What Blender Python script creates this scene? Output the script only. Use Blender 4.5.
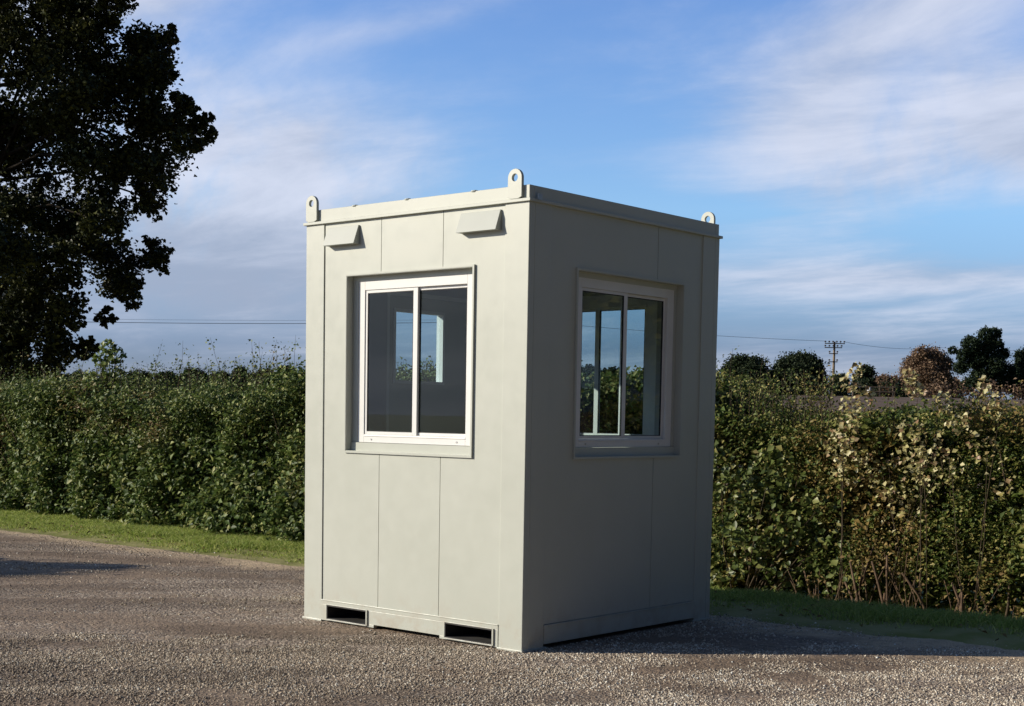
import bpy, bmesh, math, random
import numpy as np
from mathutils import Vector, Matrix, noise as mnoise

for o in list(bpy.data.objects):
    bpy.data.objects.remove(o, do_unlink=True)
scn = bpy.context.scene
col = scn.collection
R = math.radians
rng = np.random.default_rng(7)
random.seed(7)

# ------------------------------------------------------------------ camera
EYE = 1.3108
FPX = 1404.1
PITCH, ROLL = -0.0725, 0.0171
cam_d = bpy.data.cameras.new('camera'); cam = bpy.data.objects.new('camera', cam_d); col.objects.link(cam)
cp, sp, cr, sr = math.cos(PITCH), math.sin(PITCH), math.cos(ROLL), math.sin(ROLL)
F_ = Vector((0, cp, sp)); R0 = Vector((1, 0, 0)); U0 = Vector((0, -sp, cp))
CX = R0 * cr + U0 * sr; CY = U0 * cr - R0 * sr; CZ = -F_
cam.matrix_world = Matrix(((CX.x, CY.x, CZ.x, 0), (CX.y, CY.y, CZ.y, 0), (CX.z, CY.z, CZ.z, EYE), (0, 0, 0, 1)))
cam_d.sensor_fit = 'HORIZONTAL'; cam_d.sensor_width = 36; cam_d.lens = FPX / 1024 * 36
cam_d.shift_y = (518.44 - 353) / 1024
cam_d.clip_start = 0.05; cam_d.clip_end = 9000
scn.camera = cam
scn.view_settings.view_transform = 'Standard'; scn.view_settings.look = 'None'
scn.view_settings.exposure = 0.35; scn.view_settings.gamma = 1

# ------------------------------------------------------------------ sun
SUN_EL = R(22)
SDX, SDY = 1.0, 0.052                      # horizontal travel of the light
sun_d = bpy.data.lights.new('sun', 'SUN'); sun = bpy.data.objects.new('sun', sun_d); col.objects.link(sun)
sun_d.energy = 4.4; sun_d.angle = R(0.5); sun_d.color = (1.0, 0.90, 0.74)
ld = Vector((SDX, SDY, -math.tan(SUN_EL) * math.hypot(SDX, SDY))).normalized()
sun.rotation_euler = ld.to_track_quat('-Z', 'Y').to_euler()

# ------------------------------------------------------------------ node helpers
class NT:
    def __init__(s, tree): s.t = tree; s.n = tree.nodes; s.l = tree.links
    def new(s, typ, **kw):
        nd = s.n.new(typ)
        for k, v in kw.items(): setattr(nd, k, v)
        return nd
    def val(s, sock, v):
        if hasattr(v, 'is_linked') or isinstance(v, bpy.types.NodeSocket): s.l.new(v, sock)
        else: sock.default_value = v
    def math(s, op, a, b=None, c=None, clamp=False):
        nd = s.new('ShaderNodeMath', operation=op, use_clamp=clamp)
        s.val(nd.inputs[0], a)
        if b is not None: s.val(nd.inputs[1], b)
        if c is not None: s.val(nd.inputs[2], c)
        return nd.outputs[0]
    def noise(s, vec, scale, detail=4, rough=0.55, dist=0.0):
        nd = s.new('ShaderNodeTexNoise'); nd.inputs['Scale'].default_value = scale
        nd.inputs['Detail'].default_value = detail; nd.inputs['Roughness'].default_value = rough
        nd.inputs['Distortion'].default_value = dist
        if vec is not None: s.l.new(vec, nd.inputs['Vector'])
        return nd.outputs['Fac']
    def ramp(s, fac, stops, interp='LINEAR'):
        nd = s.new('ShaderNodeValToRGB'); nd.color_ramp.interpolation = interp
        els = nd.color_ramp.elements
        while len(els) < len(stops): els.new(0.5)
        for e, (p, c) in zip(els, stops):
            e.position = p; e.color = (c[0], c[1], c[2], 1) if not isinstance(c, (int, float)) else (c, c, c, 1)
        s.val(nd.inputs[0], fac)
        return nd.outputs[0]
    def mix(s, fac, a, b):
        nd = s.new('ShaderNodeMix', data_type='RGBA')
        s.val(nd.inputs[0], fac)
        for sock, v in ((nd.inputs[6], a), (nd.inputs[7], b)):
            if isinstance(v, tuple): v = (v[0], v[1], v[2], 1)
            s.val(sock, v)
        return nd.outputs[2]
    def mapr(s, v, a, b, c=0.0, d=1.0, smooth=True):
        nd = s.new('ShaderNodeMapRange'); nd.interpolation_type = 'SMOOTHSTEP' if smooth else 'LINEAR'
        s.val(nd.inputs[0], v)
        for i, x in zip((1, 2, 3, 4), (a, b, c, d)): nd.inputs[i].default_value = x
        return nd.outputs[0]

def new_mat(name):
    m = bpy.data.materials.new(name); m.use_nodes = True
    nt = NT(m.node_tree); nt.n.clear()
    out = nt.new('ShaderNodeOutputMaterial')
    return m, nt, out

def principled(nt, out, color, rough=0.5, spec=0.5, metallic=0.0, normal=None):
    p = nt.new('ShaderNodeBsdfPrincipled')
    if isinstance(color, tuple): color = (color[0], color[1], color[2], 1)
    nt.val(p.inputs['Base Color'], color); nt.val(p.inputs['Roughness'], rough)
    p.inputs['Specular IOR Level'].default_value = spec; p.inputs['Metallic'].default_value = metallic
    if normal is not None: nt.l.new(normal, p.inputs['Normal'])
    if out is not None: nt.l.new(p.outputs[0], out.inputs[0])
    return p.outputs[0]

def bump(nt, height, strength, dist=0.01, normal=None):
    b = nt.new('ShaderNodeBump'); b.inputs['Strength'].default_value = strength; b.inputs['Distance'].default_value = dist
    nt.l.new(height, b.inputs['Height'])
    if normal is not None: nt.l.new(normal, b.inputs['Normal'])
    return b.outputs[0]

# ------------------------------------------------------------------ world
w = bpy.data.worlds.new('World'); scn.world = w; w.use_nodes = True
nt = NT(w.node_tree); nt.n.clear()
wout = nt.new('ShaderNodeOutputWorld')
sky = nt.new('ShaderNodeTexSky', sky_type='NISHITA'); sky.sun_disc = False
sky.sun_elevation = SUN_EL; sky.sun_rotation = math.atan2(-SDX, -SDY)
sky.altitude = 50; sky.air_density = 1.0; sky.dust_density = 0.6; sky.ozone_density = 1.6
bg1 = nt.new('ShaderNodeBackground'); bg1.inputs[1].default_value = 0.085
tc = nt.new('ShaderNodeTexCoord'); g = tc.outputs['Generated']
sx = nt.new('ShaderNodeSeparateXYZ'); nt.l.new(g, sx.inputs[0])
az = nt.math('ARCTAN2', sx.outputs[0], sx.outputs[1]); el = nt.math('ARCSINE', sx.outputs[2])
tint = nt.ramp(nt.math('DIVIDE', el, 1.2), [(0, (.42, .53, 1.05)), (.04, (.48, .60, 1.08)), (.12, (1.08, 1.36, 1.74)), (.24, (1.0, 1.27, 1.80)), (.5, (.65, .85, 1.15)), (1, (.5, .7, .95))])
mul = nt.new('ShaderNodeMix', data_type='RGBA', blend_type='MULTIPLY'); mul.inputs[0].default_value = 1
nt.l.new(sky.outputs[0], mul.inputs[6]); nt.l.new(tint, mul.inputs[7])
nt.l.new(mul.outputs[2], bg1.inputs[0])
den = nt.math('ADD', nt.math('MAXIMUM', sx.outputs[2], 0.0), 0.10)
cv = nt.new('ShaderNodeCombineXYZ')
nt.l.new(nt.math('DIVIDE', sx.outputs[0], den), cv.inputs[0])
nt.l.new(nt.math('MULTIPLY', nt.math('DIVIDE', sx.outputs[1], den), 0.75), cv.inputs[1])
rotn = nt.new('ShaderNodeVectorRotate'); rotn.rotation_type = 'Z_AXIS'; rotn.inputs['Angle'].default_value = R(28)
nt.l.new(cv.outputs[0], rotn.inputs['Vector'])
stc = nt.new('ShaderNodeMapping'); stc.inputs['Scale'].default_value = (0.75, 1.35, 1); nt.l.new(rotn.outputs[0], stc.inputs[0])
n1 = nt.noise(stc.outputs[0], 1.15, 10, 0.62, 0.35)
n2 = nt.noise(cv.outputs[0], 0.55, 3, 0.5)
def blob(a0, e0, ra, re, wt, tilt=0.0):
    da = nt.math('SUBTRACT', az, a0); de = nt.math('SUBTRACT', nt.math('SUBTRACT', el, e0), nt.math('MULTIPLY', da, tilt))
    q = nt.math('ADD', nt.math('POWER', nt.math('ABSOLUTE', nt.math('DIVIDE', da, ra)), 2.0), nt.math('POWER', nt.math('ABSOLUTE', nt.math('DIVIDE', de, re)), 2.0))
    return nt.math('MULTIPLY', nt.math('EXPONENT', nt.math('MULTIPLY', q, -1.0)), wt)
left0 = nt.math('ADD', blob(-.24, .14, .22, .12, 1.0), blob(.30, .19, .14, .06, .5))
base = nt.math('ADD', nt.math('MULTIPLY', nt.math('MULTIPLY', nt.math('SUBTRACT', n1, 0.5), 1.5), nt.math('SUBTRACT', 1.0, nt.math('MULTIPLY', left0, .75))), 0.14)
for args in ((-1.85, .03, .75, .13, 1.6, 0.0), (-.20, .165, .15, .050, .42, -.1), (-.25, .09, .20, .045, .35, 0.0), (-.23, .295, .07, .03, .75, 0.3), (-.08, .265, .10, .012, .30, .25), (.27, .275, .14, .045, .65, .45),  # first blob: added unseen cloud, covers the orange glow at the left horizon
             (.31, .195, .13, .035, .50, .12), (.27, .098, .20, .016, .62, 0.0), (0.3, .045, .3, .022, .30, 0), (.06, .16, .10, .06, -.22, 0.0), (-.06, .27, .10, .04, -.10, .3)):
    base = nt.math('ADD', base, blob(*args))
n4 = nt.noise(g, 7.5, 7, .58, .3)
puff = nt.math('MULTIPLY', nt.math('SUBTRACT', n4, .34), 3.6)
left = nt.math('ADD', nt.math('ADD', blob(-.21, .150, .17, .075, 1.0, -.12), blob(-.33, .21, .10, .10, .7)), blob(.30, .19, .14, .045, .8, .10))
base = nt.math('ADD', base, nt.math('MULTIPLY', nt.math('MAXIMUM', puff, 0.0), left))
mask = nt.mapr(base, 0.08, 0.95, 0.0, 0.90)
elw = nt.mapr(el, 0.0, 0.08, 0.35, 1.0)
shade = nt.mapr(nt.math('ADD', n1, nt.math('MULTIPLY', blob(-.22, .075, .20, .060, 1.0), -0.26)), 0.22, 0.68)
ccol = nt.mix(shade, (0.30, 0.355, 0.475), (0.60, 0.635, 0.75))
bg2 = nt.new('ShaderNodeBackground'); nt.l.new(ccol, bg2.inputs[0]); bg2.inputs[1].default_value = 0.95
mx = nt.new('ShaderNodeMixShader'); nt.l.new(mask, mx.inputs[0]); nt.l.new(bg1.outputs[0], mx.inputs[1]); nt.l.new(bg2.outputs[0], mx.inputs[2])
# added dark sky region behind the camera, dims fill on the cabin's shaded side
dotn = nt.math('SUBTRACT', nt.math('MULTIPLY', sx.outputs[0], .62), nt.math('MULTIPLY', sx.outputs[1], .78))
dim_mask = nt.mapr(nt.math('ADD', dotn, nt.math('MULTIPLY', nt.math('SUBTRACT', n2, .5), .3)), -0.02, 0.45, 0, .9)
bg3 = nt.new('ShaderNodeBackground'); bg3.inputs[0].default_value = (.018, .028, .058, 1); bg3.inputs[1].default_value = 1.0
mx3 = nt.new('ShaderNodeMixShader'); nt.l.new(dim_mask, mx3.inputs[0]); nt.l.new(mx.outputs[0], mx3.inputs[1]); nt.l.new(bg3.outputs[0], mx3.inputs[2])
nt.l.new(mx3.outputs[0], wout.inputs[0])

# ------------------------------------------------------------------ object helpers
def link(o, parent=None):
    col.objects.link(o)
    if parent is not None: o.parent = parent
    return o
def tag(o, label=None, cat=None, group=None, kind=None):
    for k, v in (('label', label), ('category', cat), ('group', group), ('kind', kind)):
        if v: o[k] = v
    return o
def empty(name, loc, rz=0, label=None, cat=None, group=None):
    o = bpy.data.objects.new(name, None); o.empty_display_size = 0.2
    o.location = loc; o.rotation_euler = (0, 0, rz); link(o)
    return tag(o, label, cat, group)
def np_mesh(name, verts, faces_flat, nper, mat, parent=None, smooth=False):
    """verts (N,3); faces_flat flat index array, nper verts per face (int)"""
    me = bpy.data.meshes.new(name)
    verts = np.asarray(verts, np.float32); f = np.asarray(faces_flat, np.int32).ravel()
    nf = len(f) // nper
    me.vertices.add(len(verts)); me.vertices.foreach_set('co', verts.ravel())
    me.loops.add(len(f)); me.loops.foreach_set('vertex_index', f)
    me.polygons.add(nf); me.polygons.foreach_set('loop_start', np.arange(nf, dtype=np.int32) * nper)
    me.polygons.foreach_set('loop_total', np.full(nf, nper, np.int32))
    if smooth: me.polygons.foreach_set('use_smooth', np.ones(nf, bool))
    me.update(calc_edges=True); me.materials.append(mat)
    return link(bpy.data.objects.new(name, me), parent)
class MB:
    def __init__(s): s.bm = bmesh.new()
    def box(s, x0, x1, y0, y1, z0, z1, P=None):
        vs = []
        for x, y, z in ((x0,y0,z0),(x1,y0,z0),(x1,y1,z0),(x0,y1,z0),(x0,y0,z1),(x1,y0,z1),(x1,y1,z1),(x0,y1,z1)):
            vs.append(s.bm.verts.new(P(x, y, z) if P else (x, y, z)))
        for f in ((0,3,2,1),(4,5,6,7),(0,1,5,4),(1,2,6,5),(2,3,7,6),(3,0,4,7)):
            s.bm.faces.new([vs[i] for i in f])
        return s
    def hexa(s, pts):
        vs = [s.bm.verts.new(p) for p in pts]
        for f in ((0,3,2,1),(4,5,6,7),(0,1,5,4),(1,2,6,5),(2,3,7,6),(3,0,4,7)):
            s.bm.faces.new([vs[i] for i in f])
        return s
    def tube(s, pts, rad, seg=8):
        pts = [Vector(p) for p in pts]
        if isinstance(rad, (int, float)): rad = [rad] * len(pts)
        rings = []
        for i, p in enumerate(pts):
            d = (pts[min(i + 1, len(pts) - 1)] - pts[max(i - 1, 0)]).normalized()
            a = d.cross(Vector((0.31, 0.17, 0.93))).normalized() if abs(d.z) < 0.9 else d.cross(Vector((1, 0.1, 0))).normalized()
            b = d.cross(a).normalized()
            rings.append([s.bm.verts.new(p + (a * math.cos(2 * math.pi * k / seg) + b * math.sin(2 * math.pi * k / seg)) * rad[i]) for k in range(seg)])
        for i in range(len(rings) - 1):
            for k in range(seg):
                s.bm.faces.new((rings[i][k], rings[i][(k + 1) % seg], rings[i + 1][(k + 1) % seg], rings[i + 1][k]))
        s.bm.faces.new(list(reversed(rings[0]))); s.bm.faces.new(rings[-1])
        return s
    def build(s, name, mat, parent=None, bevel=0.0, smooth=False):
        bmesh.ops.recalc_face_normals(s.bm, faces=s.bm.faces[:])
        me = bpy.data.meshes.new(name); s.bm.to_mesh(me); s.bm.free(); me.materials.append(mat)
        if smooth:
            for p in me.polygons: p.use_smooth = True
        o = link(bpy.data.objects.new(name, me), parent)
        if bevel:
            m = o.modifiers.new('bevel', 'BEVEL'); m.width = bevel; m.segments = 2; m.limit_method = 'ANGLE'; m.harden_normals = False
        return o

def leaf_mesh(name, C, size, mat, parent=None, up=0.45, bias=None, aspect=0.62, fold=0.22):
    """folded rhombic leaves centred at C; size (N,) length"""
    n = len(C); size = np.broadcast_to(size, (n,))
    nrm = rng.normal(size=(n, 3)); nrm[:, 2] = np.abs(nrm[:, 2]) + up
    if bias is not None: nrm = nrm + np.asarray(bias)
    nrm /= np.linalg.norm(nrm, axis=1)[:, None]
    a = rng.normal(size=(n, 3)); a -= (a * nrm).sum(1)[:, None] * nrm; a /= np.linalg.norm(a, axis=1)[:, None]
    b = np.cross(nrm, a)
    L = size[:, None]; asp = aspect * rng.uniform(0.8, 1.2, (n, 1))
    v = np.empty((n, 4, 3))
    v[:, 0] = C - a * L * .5; v[:, 2] = C + a * L * .5
    v[:, 1] = C + b * L * asp * .5 + nrm * L * fold - a * L * .06
    v[:, 3] = C - b * L * asp * .5 + nrm * L * fold - a * L * .06
    i = (np.arange(n) * 4)[:, None]
    f = np.hstack([i, i + 1, i + 2, i, i + 2, i + 3])
    return np_mesh(name, v.reshape(-1, 3), f, 3, mat, parent)

# ------------------------------------------------------------------ materials
def m_paint():
    m, nt, out = new_mat('cabin_paint')
    tc = nt.new('ShaderNodeTexCoord'); ob = tc.outputs['Object']
    n = nt.noise(ob, 1.6, 5, 0.6); n2 = nt.noise(ob, 60, 3, 0.5); n3 = nt.noise(ob, 9, 5, .65)
    c = nt.mix(nt.mapr(n, .3, .7), (.440, .458, .400), (.470, .487, .430))
    geo = nt.new('ShaderNodeNewGeometry'); s = nt.new('ShaderNodeSeparateXYZ'); nt.l.new(geo.outputs['Position'], s.inputs[0])
    dirt = nt.math('MULTIPLY', nt.mapr(s.outputs[2], 0.30, 0.0), nt.mapr(n3, .42, .68, 0, .55))
    c = nt.mix(dirt, c, (.36, .31, .24))
    r = nt.mapr(n3, .3, .7, .33, .45)
    n5 = nt.noise(ob, 1.3, 1, .4)
    principled(nt, out, c, r, .5, 0, bump(nt, nt.math('ADD', nt.math('MULTIPLY', n2, .25), nt.math('MULTIPLY', n5, 12.0)), .08, .003))
    return m
def m_simple(name, c1, c2=None, scale=8, rough=.5, spec=.5, metallic=0, bmp=0, bdist=.003):
    m, nt, out = new_mat(name)
    tc = nt.new('ShaderNodeTexCoord'); n = nt.noise(tc.outputs['Object'], scale, 5, .6)
    c = nt.mix(nt.mapr(n, .3, .7), c1, c2 or tuple(x * .85 for x in c1))
    principled(nt, out, c, rough, spec, metallic, bump(nt, n, bmp, bdist) if bmp else None)
    return m
def m_glass():
    m, nt, out = new_mat('window_glass')
    fr = nt.new('ShaderNodeFresnel'); fr.inputs[0].default_value = 1.5
    tr = nt.new('ShaderNodeBsdfTransparent'); tr.inputs[0].default_value = (.84, .90, .91, 1)
    gl = nt.new('ShaderNodeBsdfGlossy'); gl.inputs['Roughness'].default_value = 0.004; gl.inputs[0].default_value = (.95, .97, 1, 1)
    mx = nt.new('ShaderNodeMixShader'); g2 = nt.new('ShaderNodeNewGeometry'); nt.l.new(nt.math('MULTIPLY', fr.outputs[0], nt.math('SUBTRACT', 1.0, g2.outputs['Backfacing'])), mx.inputs[0])
    nt.l.new(tr.outputs[0], mx.inputs[1]); nt.l.new(gl.outputs[0], mx.inputs[2]); nt.l.new(mx.outputs[0], out.inputs[0])
    return m
def m_leaf(name, stops, patch=None, patch_scale=.9, patch_lo=.55, patch_hi=.68, trans=.25, rough=.42, spec=.35):
    m, nt, out = new_mat(name)
    geo = nt.new('ShaderNodeNewGeometry'); rnd = geo.outputs['Random Per Island']
    c = nt.ramp(rnd, stops)
    if patch:
        n = nt.noise(geo.outputs['Position'], patch_scale, 3, .6)
        f = nt.math('MULTIPLY', nt.mapr(n, patch_lo, patch_hi), nt.mapr(nt.math('FRACT', nt.math('MULTIPLY', rnd, 37.7)), .35, .6))
        c = nt.mix(f, c, patch)
    p = principled(nt, None, c, rough, spec)
    t = nt.new('ShaderNodeBsdfTranslucent'); nt.l.new(c, t.inputs[0])
    mx = nt.new('ShaderNodeMixShader'); mx.inputs[0].default_value = trans
    nt.l.new(p, mx.inputs[1]); nt.l.new(t.outputs[0], mx.inputs[2]); nt.l.new(mx.outputs[0], out.inputs[0])
    return m
M = {}
M['paint'] = m_paint()
M['hood'] = m_simple('hood_paint', (.40, .425, .385), (.385, .405, .37), 6, .5, .4)
M['lining'] = m_simple('interior_lining', (.40, .40, .39), (.36, .36, .36), 3, .6, .3)
M['floor'] = m_simple('interior_floor', (.10, .10, .10), None, 12, .7, .3)
M['white'] = m_simple('white_window_frame', (.72, .72, .70), (.68, .68, .66), 5, .35, .5)
M['gasket'] = m_simple('black_rubber_gasket', (.02, .02, .022), None, 20, .6, .3)
M['glass'] = m_glass()
M['pocket'] = m_simple('pocket_steel', (.06, .06, .06), (.035, .033, .03), 10, .6, .3)
M['roof'] = m_simple('roof_steel', (.55, .54, .49), (.42, .41, .37), 3, .5, .4)
M['screw'] = m_simple('galvanised_bolt', (.5, .5, .5), None, 30, .35, .5, .9)
M['bark'] = m_simple('bark', (.035, .028, .022), (.018, .015, .012), 6, .9, .1, 0, .8, .03)
M['twig'] = m_simple('twig_bark', (.10, .075, .05), (.05, .038, .026), 14, .85, .15)
M['deadwood'] = m_simple('dry_stems', (.15, .10, .065), (.06, .04, .028), 10, .85, .15)
M['polewood'] = m_simple('pole_wood', (.26, .20, .14), (.17, .13, .09), 4, .85, .15)
M['wire'] = m_simple('wire', (.05, .05, .055), None, 3, .6, .3)
M['insul'] = m_simple('insulator', (.05, .045, .05), None, 3, .4, .5)
M['whitepost'] = m_simple('white_painted_post', (.75, .74, .70), None, 3, .5, .3)
M['redpaint'] = m_simple('red_painted_band', (.45, .10, .10), (.35, .09, .09), 2, .5, .3)
M['leaf_left'] = m_leaf('hedge_leaf_dark', [(0, (.038, .064, .016)), (.45, (.090, .140, .034)), (.80, (.17, .215, .058)), (.93, (.29, .31, .10)), (1, (.34, .34, .14))],
                        (.20, .14, .06), 1.1, .54, .70, trans=.25, rough=.5, spec=.22)
M['leaf_right'] = m_leaf('hedge_leaf_mixed', [(0, (.035, .060, .014)), (.4, (.085, .125, .026)), (.8, (.17, .18, .045)), (1, (.38, .33, .12))],
                         (.28, .20, .07), 1.1, .50, .64, trans=.28, rough=.5, spec=.2)
M['leaf_big'] = m_leaf('broad_green_leaf', [(0, (.06, .085, .022)), (.6, (.13, .17, .045)), (.9, (.24, .25, .08)), (1, (.36, .30, .12))], None, trans=.3)
M['leaf_sap'] = m_leaf('sapling_leaf', [(0, (.08, .13, .03)), (.6, (.15, .20, .05)), (1, (.26, .30, .09))], None, trans=.35)
M['leaf_pale'] = m_leaf('pale_cream_leaf', [(0, (.13, .12, .04)), (.25, (.30, .18, .10)), (.45, (.42, .38, .15)), (.75, (.50, .46, .22)), (1, (.70, .64, .40))], None, trans=.3)
M['leaf_tree'] = m_leaf('big_tree_leaf', [(0, (.016, .022, .010)), (.6, (.038, .048, .017)), (1, (.11, .115, .035))], None, trans=.10, rough=.5, spec=.2)
M['leaf_far'] = m_leaf('far_tree_leaf', [(0, (.020, .033, .018)), (.6, (.034, .050, .024)), (1, (.055, .070, .032))], None, trans=.15, rough=.6, spec=.15)
M['leaf_oak'] = m_leaf('oak_leaf', [(0, (.016, .030, .018)), (.6, (.028, .045, .024)), (1, (.045, .062, .028))], None, trans=.12, rough=.6, spec=.15)
M['leaf_brown'] = m_leaf('autumn_leaf', [(0, (.14, .088, .058)), (.6, (.24, .16, .105)), (1, (.32, .23, .15))], None, trans=.2, rough=.6, spec=.15)
M['leaf_reflect'] = m_leaf('sunny_tree_leaf', [(0, (.06, .08, .015)), (.6, (.12, .14, .03)), (1, (.22, .20, .06))], None, trans=.3)
M['dead_leaf'] = m_leaf('dead_weed_leaf', [(0, (.08, .06, .025)), (.5, (.18, .12, .055)), (1, (.30, .24, .10))], None, trans=.2, rough=.7, spec=.1)
M['grass'] = m_leaf('grass_blade', [(0, (.19, .27, .05)), (.6, (.33, .41, .095)), (1, (.52, .52, .19))], (.46, .36, .17), 1.3, .58, .72, trans=.45, rough=.5, spec=.25)

def along(nt):
    """returns (x,y,z,c,t) sockets: c across the lane, t along it"""
    geo = nt.new('ShaderNodeNewGeometry'); s = nt.new('ShaderNodeSeparateXYZ'); nt.l.new(geo.outputs['Position'], s.inputs[0])
    x, y, z = s.outputs
    c = nt.math('ADD', nt.math('MULTIPLY', x, .648), nt.math('MULTIPLY', y, .762))
    t = nt.math('SUBTRACT', nt.math('MULTIPLY', x, .762), nt.math('MULTIPLY', y, .648))
    return geo.outputs['Position'], x, y, z, c, t
def m_drive():
    m, nt, out = new_mat('gravel_drive')
    pos, x, y, z, c, t = along(nt)
    cb = nt.new('ShaderNodeCombineXYZ'); nt.l.new(nt.math('MULTIPLY', x, .35), cb.inputs[0]); nt.l.new(y, cb.inputs[1])
    big = nt.noise(cb.outputs[0], 1.1, 5, .6); mid = nt.noise(pos, 9, 6, .7); fine = nt.noise(pos, 140, 3, .7)
    vo = nt.new('ShaderNodeTexVoronoi'); vo.inputs['Scale'].default_value = 75; nt.l.new(pos, vo.inputs['Vector'])
    vo2 = nt.new('ShaderNodeTexVoronoi'); vo2.inputs['Scale'].default_value = 38; nt.l.new(pos, vo2.inputs['Vector'])
    sc = nt.new('ShaderNodeSeparateColor'); nt.l.new(vo.outputs['Color'], sc.inputs[0])
    sc2 = nt.new('ShaderNodeSeparateColor'); nt.l.new(vo2.outputs['Color'], sc2.inputs[0])
    stone = nt.ramp(sc.outputs[0], [(0, (0.157, 0.119, 0.094)), (.5, (0.296, 0.233, 0.179)), (.85, (0.406, 0.337, 0.266)), (1, (0.628, 0.563, 0.463))])
    stone2 = nt.ramp(sc2.outputs[0], [(0, (0.166, 0.127, 0.100)), (.6, (0.314, 0.246, 0.188)), (1, (0.499, 0.418, 0.326))])
    stone = nt.mix(nt.mapr(mid, .45, .6), stone, stone2)
    earth = nt.mix(nt.mapr(mid, .35, .65), (.195, .142, .098), (.300, .225, .160))
    earth = nt.mix(nt.mapr(fine, .4, .7), earth, (0.241, 0.181, 0.134))
    f = nt.mapr(nt.math('ADD', big, nt.math('MULTIPLY', nt.math('SUBTRACT', mid, .5), .5)), .42, .60)
    colr = nt.mix(f, stone, earth)
    cb2 = nt.new('ShaderNodeCombineXYZ'); nt.l.new(nt.math('MULTIPLY', x, .22), cb2.inputs[0]); nt.l.new(nt.math('SUBTRACT', y, nt.math('MULTIPLY', x, .10)), cb2.inputs[1])
    damp = nt.noise(cb2.outputs[0], 1.9, 6, .68, .4)
    colr = nt.mix(nt.mapr(damp, .44, .60, 0, .85), colr, nt.mix(.5, colr, (.075, .052, .036)))
    edge = nt.mapr(nt.math('ADD', c, nt.math('MULTIPLY', nt.math('SUBTRACT', nt.noise(pos, 1.6, 5, .65), .5), 1.5)), 7.45, 7.95)
    sand = nt.mix(nt.mapr(mid, .35, .7), (0.554, 0.427, 0.284), (0.388, 0.301, 0.205))
    colr = nt.mix(edge, colr, sand)
    h = nt.math('ADD', nt.math('MULTIPLY', vo.outputs['Distance'], -1.0), nt.math('MULTIPLY', vo2.outputs['Distance'], -1.2))
    h = nt.math('ADD', nt.math('MULTIPLY', h, nt.math('SUBTRACT', 1.0, nt.math('MULTIPLY', f, .6))), nt.math('MULTIPLY', mid, 1.5))
    principled(nt, out, colr, .85, .25, 0, bump(nt, h, .9, .012))
    return m
def m_ground():
    m, nt, out = new_mat('ground_soil')
    pos, x, y, z, c, t = along(nt)
    n = nt.noise(pos, 3, 6, .65); nb = nt.noise(pos, .06, 4, .6); nf = nt.noise(pos, .5, 6, .7)
    verge = nt.mix(nt.mapr(n, .35, .65), (.17, .18, .05), (.27, .25, .11))
    field = nt.mix(nt.mapr(nf, .35, .65), (.085, .058, .042), (.15, .105, .070))
    field = nt.mix(nt.mapr(nb, .52, .66), field, (.17, .125, .07))
    meadow = nt.mix(nt.mapr(nb, .4, .6), (.05, .075, .025), (.08, .10, .03))
    colr = nt.mix(nt.mapr(c, 16, 19), verge, field)
    colr = nt.mix(nt.mapr(y, 175, 185), colr, meadow)
    principled(nt, out, colr, .9, .15, 0, bump(nt, n, .6, .05))
    return m
def m_stone():
    m, nt, out = new_mat('gravel_stone')
    geo = nt.new('ShaderNodeNewGeometry')
    c = nt.ramp(geo.outputs['Random Per Island'], [(0, (0.158, 0.127, 0.098)), (.25, (0.297, 0.237, 0.178)), (.6, (0.423, 0.348, 0.261)), (.88, (0.613, 0.527, 0.405)), (1, (0.699, 0.695, 0.621))])
    n = nt.noise(geo.outputs['Position'], 180, 3, .6)
    c = nt.mix(nt.mapr(n, .3, .7, 0, .35), c, (0.211, 0.179, 0.132))
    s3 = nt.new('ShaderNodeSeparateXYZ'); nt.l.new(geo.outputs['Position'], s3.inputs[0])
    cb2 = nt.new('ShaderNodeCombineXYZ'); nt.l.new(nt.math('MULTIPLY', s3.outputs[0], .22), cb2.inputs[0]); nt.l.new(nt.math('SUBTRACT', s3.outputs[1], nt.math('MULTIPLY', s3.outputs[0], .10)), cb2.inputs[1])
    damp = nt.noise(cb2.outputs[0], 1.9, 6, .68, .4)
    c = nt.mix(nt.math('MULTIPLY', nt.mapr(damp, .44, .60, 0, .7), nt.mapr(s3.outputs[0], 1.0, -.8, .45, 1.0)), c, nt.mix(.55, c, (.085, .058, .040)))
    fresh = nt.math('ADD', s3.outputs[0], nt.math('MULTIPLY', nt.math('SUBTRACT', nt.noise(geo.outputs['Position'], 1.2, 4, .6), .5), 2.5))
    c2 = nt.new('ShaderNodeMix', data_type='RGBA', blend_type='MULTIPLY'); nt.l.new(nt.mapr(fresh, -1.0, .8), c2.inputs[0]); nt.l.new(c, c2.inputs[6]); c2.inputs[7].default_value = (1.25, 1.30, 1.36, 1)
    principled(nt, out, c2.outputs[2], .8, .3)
    return m
M['drive'] = m_drive(); M['ground'] = m_ground(); M['stone'] = m_stone()

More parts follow.
